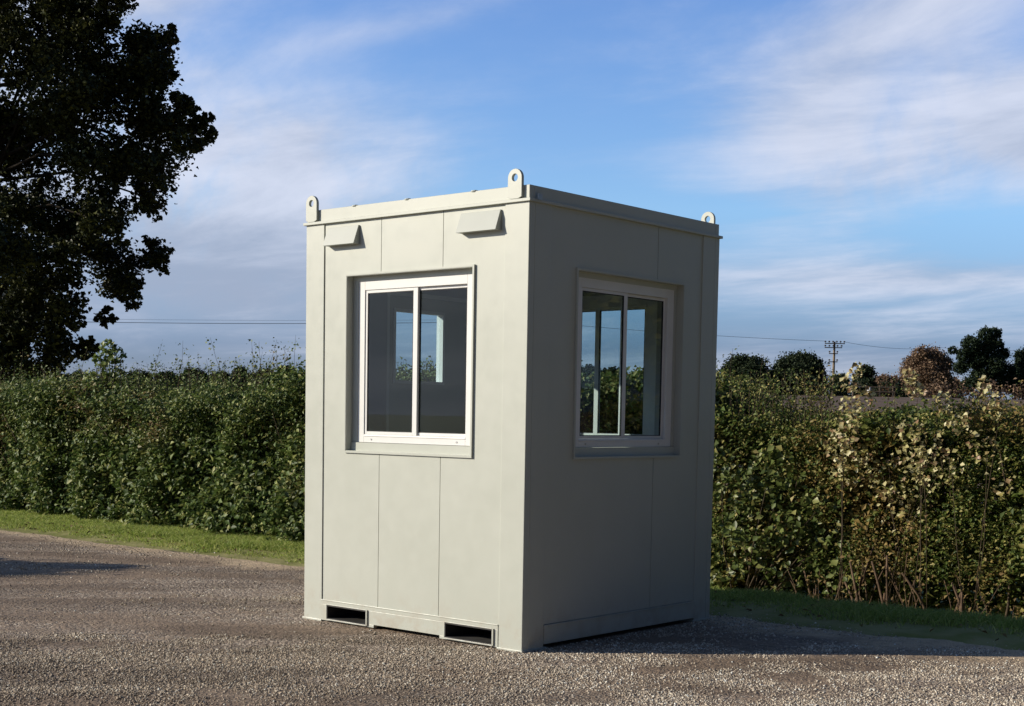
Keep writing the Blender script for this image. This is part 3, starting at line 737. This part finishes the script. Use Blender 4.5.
# right hedge standing in the added dip
def top_right(t):
    # px 720 -> t about -8.4, px 1024 -> t about -4.1
    return 1.66 - .33 * sstep(-7.5, -6.6, t) + .10 * sstep(-5.6, -4.6, t) + .05 * vnoise(t, t * 0, 2.3, 41) + .04 * vnoise(t, t * 0, 6, 42)
def size_right(p):
    t = .762 * p[:, 0] - .648 * p[:, 1]
    big = (vnoise(t, p[:, 2], 2.2, 51) > .25) | (t < -7.2)
    return np.where(big, rng.uniform(.038, .080, len(p)), rng.uniform(.020, .050, len(p)))
hr_, hri = hedge('hedge', 'wild mixed hedge with browning leaves right of the cabin', 'hedge', -8.7, -1.6, hedge_line, 1.6, top_right, M['leaf_right'], 9500, 16, size_right, 150, bump_a=.19, seed=61, bare=lambda t: -.42 + .46 * sstep(-7.2, -6.4, t))
sp_ = []
for px, h in ((722, .62), (728, .70), (733, .45), (742, .4), (757, .62), (762, .5), (775, .35), (788, .42), (801, .5), (808, .35), (828, .4), (882, .4), (893, .35), (985, .4), (1005, .35), (1018, .4), (1040, .4)):
    c = 11.2 + random.uniform(0, .4); r = (px - 512) / 1404; y = c / (.648 * r + .762); x = r * y
    sp_.append(((x, y, 1.28), h, random.uniform(-.12, .12)))
for i in range(150):
    px = random.choice((random.uniform(716, 830), random.uniform(716, 1060))); x, y = onhedge(px, 11.1 + random.uniform(0, .7))
    sp_.append(((x, y, 1.22), random.uniform(.25, .55) * (1.05 if px < 830 else .45), random.uniform(-.2, .2)))
shoots(hr_, hri, sp_, M['leaf_right'], leaf=(.018, .038), dens=60)

# broad-leaved bush at the left end of the right hedge
def shrub(name, label, cat, cen, blobs, n, leafmat, leaf, nstem=10, stemmat=None, r0=.008):
    root = empty(name, cen, 0, label, cat); g0 = np.array(cen); L = []
    for (dx, dy, dz, rr), wgt in blobs:
        m = int(n * wgt); v = rng.normal(size=(m, 3)); v /= np.linalg.norm(v, axis=1)[:, None]
        v *= (rr * rng.uniform(.35, 1, m) ** .5)[:, None]; L.append(v + np.array([dx, dy, dz]))
    for i in range(nstem):
        (dx, dy, dz, rr), _ = random.choice(blobs)
        e_ = Vector((dx + random.gauss(0, rr * .5), dy + random.gauss(0, rr * .5), dz + random.uniform(0, rr)))
        s_ = Vector((random.gauss(0, .06), random.gauss(0, .06), -.05)); m_ = s_.lerp(e_, .5) + Vector((random.gauss(0, .05), random.gauss(0, .05), .05))
        mb = MB(); mb.tube([s_, m_, e_], [r0, r0 * .7, r0 * .35], 5); mb.build('stem', stemmat or M['twig'], root, smooth=True)
    L = np.vstack(L)
    leaf_mesh('foliage', L, rng.uniform(leaf[0], leaf[1], len(L)), leafmat, root, up=.3, bias=(-.5, -.5, 0), aspect=.8)
    return root
x, y = onhedge(748, 10.95); z = float(terrain(x, y))
shrub('bush', 'broad leaved green bush at the foot of the hedge beside the cabin', 'bush', (x, y, z),
      [((-.25, .0, .55, .34), .25), ((.1, -.05, .85, .34), .25), ((.35, -.1, .5, .34), .2), ((-.2, .05, 1.05, .3), .15), ((.55, -.3, .9, .28), .15), ((.2, 0, 1.25, .3), .2), ((.75, -.45, .5, .3), .15), ((-.35, .1, 1.3, .25), .12)], 1150, M['leaf_big'], (.040, .085), 16)
# pale leaved shoots at the top of the right hedge
for px, topz, wd, nn, lab in ((845, 1.84, .15, 210, 'pale cream leaved shrub poking from the hedge, leftmost of three'),
                              (925, 1.78, .26, 240, 'pale cream leaved shrub in the hedge in front of the brown tree'),
                              (972, 1.72, .20, 110, 'pale cream leaved shrub in the hedge below the dark oak')):
    x, y = onhedge(px, 10.98); z = float(terrain(x, y)); hgt = topz - z
    bl = [((random.uniform(-wd, wd), random.uniform(-.25, -.05), hgt - .10 - .105 * k, .07 + .012 * k), .12) for k in range(8)]
    shrub('pale_shrub', lab, 'shrub', (x, y, z), bl, int(nn * 1.7), M['leaf_pale'], (.028, .058), 3, M['twig'], .004)
# mid-height pale leaves sprinkled lower on the same hedge belong to this straggling plant
x, y = onhedge(893, 11.15); z = float(terrain(x, y))
shrub('shrub', 'straggling yellow leaved shrub half way up the right hedge', 'shrub', (x, y, z),
      [((-.3, .1, 1.35, .2), .3), ((0, .0, 1.25, .22), .3), ((.3, -.2, 1.35, .2), .2), ((.05, -.05, 1.0, .25), .2)], 420, M['leaf_pale'], (.025, .055), 8, M['twig'], .005)
# dry bracken and dead stems at the foot of the right hedge
root = empty('dead_weeds', (*onhedge(930, 10.75), float(terrain(*onhedge(930, 10.75)))), 0)
inv = np.array(root.location); mb = MB(); L = []
for i in range(60):
    px = random.uniform(790, 1060); x, y = onhedge(px, 10.75 + random.uniform(0, .35)); z = float(terrain(x, y)); h = random.uniform(.2, .6) * (1.25 if 830 < px < 960 else .9)
    p = Vector((x, y, z)) - Vector(inv); d = Vector((random.gauss(0, .16), random.gauss(0, .14), 1)); pp = [p]
    for q in range(3): p = p + d * h / 3; d += Vector((random.gauss(0, .2), random.gauss(0, .2), 0)); pp.append(p)
    r_ = random.choice((.004, .006, .008, .016)); mb.tube(pp, [r_, r_ * .85, r_ * .7, r_ * .5], 5)
    for q in range(9):
        a = pp[random.choice((1, 2, 3))]; L.append((a.x + random.gauss(0, .04), a.y + random.gauss(0, .04), a.z + random.gauss(0, .08)))
mb.build('stems', M['deadwood'], root, smooth=True); L = np.array(L)
leaf_mesh('dead_leaves', L, rng.uniform(.02, .05, len(L)), M['dead_leaf'], root, up=.1, bias=(-.5, -.4, 0))
tag(root, 'dry brown weed stems at the foot of the right hedge', 'weeds', kind='stuff')

# sapling above the left hedge
x, y = onhedge(108, 9.7); z = 0.0
bl = [((.0, 0, 2.05, .10), .16), ((.10, 0, 1.95, .11), .14), ((-.10, 0, 1.90, .09), .1), ((.03, 0, 1.80, .14), .18), ((-.16, 0, 1.62, .16), .16), ((.12, 0, 1.62, .18), .16), ((0, -.1, 1.45, .2), .1)]
shrub('sapling', 'bright green sapling sticking up above the left hedge under the tree', 'sapling', (x, y, z), bl, 560, M['leaf_sap'], (.035, .075), 14, M['twig'], .010)

# ------------------------------------------------------------------ trees
def tree(name, label, cat, base, blobs, leafmat, per_area, leaf, trunk_r, limbs=True, sub=.3, group=None, fill=1.0, limb_to=None, limb_r=.28, shell=.55):
    """blobs: list of (x,y,z,r) relative to base"""
    root = empty(name, base, 0, label, cat, group)
    L = []
    for (bx_, by_, bz_, rr) in blobs:
        k = max(4, int(per_area * rr * rr * 12.6 * fill / 14)); v = rng.normal(size=(k, 3)); v /= np.linalg.norm(v, axis=1)[:, None]
        v *= (rr * rng.uniform(shell ** 3, 1, k) ** (1 / 3))[:, None] * np.array([1, 1, .85])
        c = v + np.array([bx_, by_, bz_])
        L.append(clumps(c, 14, np.minimum(rr * sub, .55) * rng.uniform(.4, 1.0, k)))
    L = np.vstack(L)
    leaf_mesh('crown', L, rng.uniform(leaf * .7, leaf * 1.35, len(L)), leafmat, root, up=.3, aspect=.75)
    mb = MB(); top = max(b[2] for b in blobs); cx_ = np.mean([b[0] for b in blobs]) * .5
    hts = top * .8
    tp = [(0, 0, -.3), (cx_ * .1, 0, hts * .2), (cx_ * .4 + trunk_r * .3, 0, hts * .55), (cx_, 0, hts)]
    mb.tube(tp, [trunk_r * 1.25, trunk_r, trunk_r * .7, trunk_r * .2], 9)
    if limbs:
        for (bx_, by_, bz_, rr) in (limb_to or blobs):
            f = random.uniform(.35, .8); s_ = Vector(tp[1]).lerp(Vector(tp[3]), f) ; s_.z = min(s_.z, bz_ + rr * .3)
            e_ = Vector((bx_, by_, bz_)); m_ = s_.lerp(e_, .5) + Vector((random.gauss(0, .1), random.gauss(0, .1), .12 * (e_ - s_).length))
            r1 = trunk_r * limb_r; mb.tube([s_, m_, e_, e_ + Vector((random.gauss(0, 1), random.gauss(0, 1), .6)).normalized() * rr * .8], [r1, r1 * .7, r1 * .4, r1 * .12], 6)
    mb.build('trunk', M['bark'], root, smooth=True)
    return root

# the big dark tree on the left
random.seed(11); rng = np.random.default_rng(11)
BY = 32.0; K = BY / 1404
bx0 = at(-35, BY)
zb = float(terrain(bx0, BY))
prof = [  # (column px, row, radius px) planned on an elevation drawing of the tree
 (110, 12, 34), (60, 10, 40), (140, 48, 38), (90, 60, 46), (160, 78, 24), (130, 100, 44), (75, 110, 50), (178, 128, 32), (200, 135, 17), (150, 150, 44), (196, 158, 15), (100, 165, 46),
 (168, 182, 20), (140, 196, 26), (80, 215, 48), (118, 232, 26), (100, 262, 36), (140, 250, 20), (152, 262, 15), (120, 288, 22), (60, 275, 46), (84, 315, 24), (104, 318, 12), (50, 335, 38),
 (72, 352, 24), (95, 350, 13), (20, 372, 40), (45, 372, 20), (18, 60, 52), (20, 140, 56), (20, 220, 56), (10, 300, 54), (170, 45, 12), (180, 105, 14), (208, 128, 9), (150, 215, 8),
 (20, -50, 70), (100, -45, 50), (-50, 0, 60), (-50, 120, 62), (-45, 330, 50), (-130, 60, 60), (-60, -110, 80), (50, -130, 70), (-110, 250, 34)]
bl = []
for px, py, rp in prof:
    r = rp * K
    dy = random.uniform(-1.3, 1.3) if px > -40 else random.uniform(-2.5, 2.5)
    bl.append((at(px + 4, BY, py) - bx0, dy, zof(px, py, BY) - zb, r * 1.0))
for k in range(9):   # near and far sides of the crown
    bl.append((random.uniform(-4, 1.5), random.choice((-3.2, 3.2)) + random.uniform(-.6, .6), random.uniform(4, 12), 1.5))
bl2 = []
for (a, b, c, r) in bl:
    bl2.append((a, b, c, r * .74))
    for k in range(8):
        v = Vector((random.gauss(0, 1), random.gauss(0, 1), random.gauss(0, .9))).normalized() * r * random.uniform(.55, .88)
        bl2.append((a + v.x, b + v.y, c + v.z, r * random.uniform(.22, .38)))
bl_main, bl = bl, bl2
bl_main = [b for b in bl_main if b[3] > .55]
tree('tree', 'very large dark leafy tree towering over the hedge at the left', 'tree', (bx0, BY, zb), bl, M['leaf_tree'], 245, .100, .42, sub=.27, limb_to=bl_main, limb_r=.11, shell=.2)

# far trees, right
def round_tree(px, ytop, wpx, Y, label, mat, n=7, dens=62, leaf=.32, asp=1.0, group=None, trunk=.25, name='tree', seed=None, irregular=.0):
    x = at(px, Y); zb = float(terrain(x, Y)); zt = zof(px, ytop, Y); h = zt - zb; wd = wpx / 1404 * Y
    bl = []
    for i in range(n):
        a = 2 * math.pi * i / n + random.uniform(-.3, .3); rr = wd * random.uniform(.20, .27)
        bl.append((math.cos(a) * (wd / 2 - rr) * (1 + irregular * random.uniform(-.3, .3)), math.sin(a) * (wd / 2 - rr), h * random.uniform(.40, .62), rr))
    bl.append((random.uniform(-.08, .08) * wd, 0, h - wd * .27, wd * .27)); bl.append((-.18 * wd, 0, h * .74, wd * .22)); bl.append((.18 * wd, 0, h * .70, wd * .23)); bl.append((0, 0, h * .45, wd * .3))
    bl.append((-.3 * wd, -.1 * wd, h * .28, wd * .2)); bl.append((.3 * wd, -.1 * wd, h * .28, wd * .2)); bl.append((0, -.25 * wd, h * .3, wd * .22))
    for i in range(6):
        a = random.uniform(0, 3.14); rr = wd * random.uniform(.08, .14)
        bl.append((math.cos(a) * wd * .40, random.uniform(-.2, .2) * wd, h * (.52 + .40 * math.sin(a)), rr))
    bl = [(a, b, min(c, h - r), r) for a, b, c, r in bl]
    return tree(name, label, 'tree', (x, Y, zb), bl, mat, dens, leaf, trunk, group=group, sub=.3)
round_tree(746, 357, 52, 200, 'low round dark green tree nearest the right side of the cabin', M['leaf_far'])
round_tree(798, 354, 54, 205, 'round dark green tree just left of the wooden telegraph pole', M['leaf_far'])
round_tree(864, 365, 24, 215, 'small dark bushy tree right of the wooden telegraph pole', M['leaf_far'], n=5)
round_tree(838, 374, 20, 222, 'small dark shrubby tree behind the foot of the telegraph pole', M['leaf_far'], n=4)
round_tree(926, 347, 50, 225, 'russet brown autumn tree left of the large oak', M['leaf_brown'], dens=60, leaf=.30, irregular=1)
# oak with uneven crown
Y = 232; bx0 = at(980, Y); zb = float(terrain(bx0, Y)); Kf = Y / 1404
pr = [(978, 336, 9), (990, 335, 8), (965, 346, 11), (980, 350, 14), (996, 344, 8), (1001, 354, 9), (958, 356, 8), (950, 351, 5), (972, 362, 12), (990, 366, 13), (1004, 372, 12), (960, 368, 9), (978, 378, 13), (994, 384, 12), (1010, 384, 12), (968, 386, 10)]
tree('oak_tree', 'large dark oak with uneven crown on the right skyline', 'tree', (bx0, Y, zb), [(at(a, Y) - bx0, random.uniform(-2, 2), zof(a, b, Y) - zb, r * Kf * .84) for a, b, r in pr], M['leaf_oak'], 60, .32, .45, sub=.22)
round_tree(1032, 342, 46, 236, 'dark tree cut off by the right edge of the photo', M['leaf_oak'])
round_tree(948, 377, 26, 240, 'low dull brown bush between the autumn tree and the oak', M['leaf_brown'], n=5)
round_tree(890, 376, 40, 245, 'low brownish tree left of the russet autumn tree', M['leaf_brown'], n=5)
# far tree line, left and behind the cabin
wl = [(58, 374, 34), (85, 372, 34), (112, 375, 30), (140, 371, 34), (170, 372, 32), (196, 369, 34), (222, 371, 30), (243, 367, 24), (265, 368, 26), (288, 366, 28), (312, 369, 30), (20, 372, 40)]
labs = ['behind the big tree', 'just right of the big tree trunk', 'behind the bright sapling', 'right of the bright sapling', 'with a low flat top', 'midway along the left skyline',
        'with a narrow crown', 'rounded and narrow, before the last two', 'second from the cabin edge', 'beside the cabin left edge', 'behind the cabin left corner', 'hidden among the big tree leaves']
for i, (px, yt, wp) in enumerate(wl):
    round_tree(px, yt, wp, 250 + 6 * (i % 3), 'distant dark treeline tree on left skyline, ' + labs[i], M['leaf_far'], n=5, dens=36, leaf=.38, group='distant trees on the left skyline')
wl = [(560, 372, 40), (588, 366, 40), (613, 368, 34), (640, 374, 36)]
labs = ['left of the side window', 'leftmost through the side window', 'in the middle of the side window', 'through the right pane of the side window']
for i, (px, yt, wp) in enumerate(wl):
    round_tree(px, yt, wp, 252 + 5 * (i % 2), 'distant dark tree behind the cabin, ' + labs[i], M['leaf_far'], n=5, dens=36, leaf=.38, group='distant trees behind the cabin')
# far field hedge
def far_hedge(px0, px1, Y, h, label, mat):
    x0, x1 = at(px0, Y), at(px1, Y); n = int((x1 - x0) * 9); xm = (x0 + x1) / 2; zb = float(terrain(xm, Y))
    root = empty('field_hedge', (xm, Y, zb), 0, label, 'hedge')
    cx_ = rng.uniform(x0, x1, n); cz = rng.uniform(0, 1, n) * h * (1 + .2 * np.sin(cx_ * .9) + .15 * np.sin(cx_ * 2.3)); cy_ = Y + rng.uniform(-.8, .8, n)
    pts = clumps(np.stack([cx_, cy_, terrain(cx_, cy_) + cz], 1), 12, .35) - np.array([xm, Y, zb])
    leaf_mesh('foliage', pts, rng.uniform(.25, .5, len(pts)), mat, root)
    mb = MB()
    for i in range(int((x1 - x0) / 1.5)):
        xx = x0 + 1.5 * i + random.uniform(0, .8); zz = float(terrain(xx, Y)) - zb; mb.tube([(xx - xm, 0, zz - .1), (xx - xm + random.uniform(-.2, .2), 0, zz + h * .8)], [.06, .02], 5)
    mb.build('stems', M['bark'], root)['kind'] = 'stuff'
far_hedge(690, 905, 158, 1.7, 'low dark field hedge on the crest behind the brown field', M['leaf_far'])
far_hedge(905, 1060, 165, 1.6, 'scrubby brown hedge under the oak on the right', M['leaf_brown'])
far_hedge(-60, 330, 190, 1.6, 'long dark field hedge beneath the left skyline trees', M['leaf_far'])
far_hedge(330, 690, 190, 1.5, 'dark field hedge beyond the cabin', M['leaf_far'])

# ------------------------------------------------------------------ poles, wires, posts
def pole(px, ytop, Y, r, label, name='telegraph_pole', cat='telegraph pole', arms=()):
    x = at(px, Y); zb = float(terrain(x, Y)); h = zof(px, ytop, Y) - zb
    root = empty(name, (x, Y, zb), 0, label, cat)
    mb = MB(); mb.tube([(0, 0, -.3), (0, 0, h * .5), (0, 0, h)], [r * 1.15, r, r * .8], 10); mb.build('shaft', M['polewood'], root, smooth=True)
    for dz, wl_, wr_ in arms:
        mb = MB(); mb.box(-wl_, wr_, -.06 - r, -r, h - dz - .06, h - dz + .06); arm = mb.build('crossarm', M['polewood'], root)
        ks = np.linspace(-wl_ + .08, wr_ - .08, max(2, int((wl_ + wr_) / .45)))
        for k in ks:
            mb = MB(); b_ = h - dz + .06; mb.tube([(k, -.03 - r, b_), (k, -.03 - r, b_ + .10), (k, -.03 - r, b_ + .13), (k, -.03 - r, b_ + .26), (k, -.03 - r, b_ + .3)], [.03, .03, .15, .13, .05], 8)
            mb.build('insulator', M['insul'], arm)
    return root, Vector((x, Y, zb + h))
_, pA = pole(832, 342.5, 190, .17, 'wooden telegraph pole with several crossarms on the skyline right of the cabin', arms=((.25, 1.35, 1.35), (.80, 1.35, 1.0), (1.6, .75, .45), (2.7, .75, .45)))
_, pC = pole(933, 349, 228, .14, 'thin grey telegraph pole with a red band in front of the brown tree', arms=((.15, .6, .6),))
mb = MB(); px_ = bpy.data.objects
rt = [o for o in col.objects if o.name.startswith('telegraph_pole') and abs(o.location.y - 228) < .1][0]
mb.tube([(0, 0, 2.2), (0, 0, 4.6)], [.19, .18], 10); mb.build('painted_band', M['redpaint'], rt)
_, pD = pole(909, 356, 226, .10, 'slender bare pole at the left side of the brown tree', name='pole', cat='pole')
_, pB = pole(-150, 316, 150, .17, 'wooden telegraph pole beyond the left edge behind the big tree', arms=((.25, 1.2, 1.2),))
_, pF = pole(505, 321, 178, .17, 'wooden telegraph pole standing behind the cabin', arms=((.25, 1.2, 1.2),))
_, pE = pole(1130, 348, 262, .17, 'wooden telegraph pole beyond the right edge', arms=((.25, 1.2, 1.2),))
def wire(a, b, label, sag=.6, r=.022):
    o_ = empty('overhead_wire', (a + b) / 2, 0, label, 'wire'); m = (a + b) / 2; pts_ = []
    for i in range(25):
        f = i / 24; p = a.lerp(b, f) - m; p.z -= sag * 4 * f * (1 - f); pts_.append(p)
    mb = MB(); mb.tube(pts_, r, 5); mb.build('cable', M['wire'], o_)
zoff = Vector((0, -.2, .05))
wire(pB + Vector((-1, -.2, .05)), pF + Vector((-1.0, -.2, .05)), 'upper of two overhead wires running across the left sky', .35, .012)
wire(pB + Vector((1, -.2, -.15)), pF + Vector((1.0, -.2, -.15)), 'lower overhead wire across the left sky, just under the upper one', .5, .03)
wire(pF + Vector((1.1, -.2, .05)), pA + Vector((-1.2, -.2, .05)), 'overhead wire from behind the cabin to the many armed pole', .3)
wire(pA + Vector((1.2, -.2, 0)), pC + Vector((.4, -.2, .1)), 'overhead wire from the many armed pole to the thin banded pole', .5)
wire(pC + Vector((.5, -.2, .1)), pE + Vector((0, -.2, 0)), 'overhead wire crossing in front of the oak crown', .6)
# white marker post and rail fence by the far hedge
Y = 154; x = at(868, Y); zb = float(terrain(x, Y)); mb = MB(); mb.tube([(0, 0, -.2), (0, 0, .95), (0, 0, 1.05)], [.22, .22, .12], 10)
o = mb.build('marker_post', M['whitepost']); o.location = (x, Y, zb); tag(o, 'white marker post at the far edge of the brown field', 'post')
Y = 153; x0, x1 = at(852, Y), at(892, Y); zb = float(terrain(x0, Y)); root = empty('fence', (x0, Y, zb), 0, 'low dark rail fence at the far edge of the brown field', 'fence')
for k in range(4):
    xx = (x1 - x0) * k / 3; zz = float(terrain(x0 + xx, Y)) - zb; mb = MB(); mb.box(xx - .06, xx + .06, -.06, .06, zz - .2, zz + 1.2); mb.build('post', M['polewood'], root)
for z_ in (.5, 1.0):
    mb = MB(); mb.box(-.2, x1 - x0 + .2, -.10, -.061, z_, z_ + .12); mb.build('rail', M['polewood'], root)

# ------------------------------------------------------------------ neighbours just outside the frame (seen in the glass, casting shade on the yard)
bl = [(0, 0, 4.2, 1.8), (-1.3, -.8, 3.4, 1.4), (1.3, .8, 3.4, 1.4), (-.8, 1.5, 2.8, 1.3), (.6, -1.7, 2.8, 1.3), (0, 0, 5.6, 1.2), (-1.8, .8, 4.6, 1.2), (-1.0, -2.2, 4.2, 1.2), (-1.5, 2.6, 3.9, 1.3)]
tree('tree', 'sunlit yellow green tree reflected in the side window', 'tree', (17.5, 12.3, float(terrain(17.5, 12.3))), bl, M['leaf_reflect'], 60, .2, .2, sub=.3)
bl = [(0, 0, .6, .7), (0, 0, 1.1, .62), (0, 0, 1.6, .50), (0, 0, 2.0, .60), (.1, .1, 2.25, .58), (.2, .3, 2.65, .22)]
tree('conifer', 'small cone shaped conifer left of the yard, out of frame', 'tree', (-10.35, 11.0, 0), bl, M['leaf_far'], 600, .08, .06, limbs=False, sub=.25)
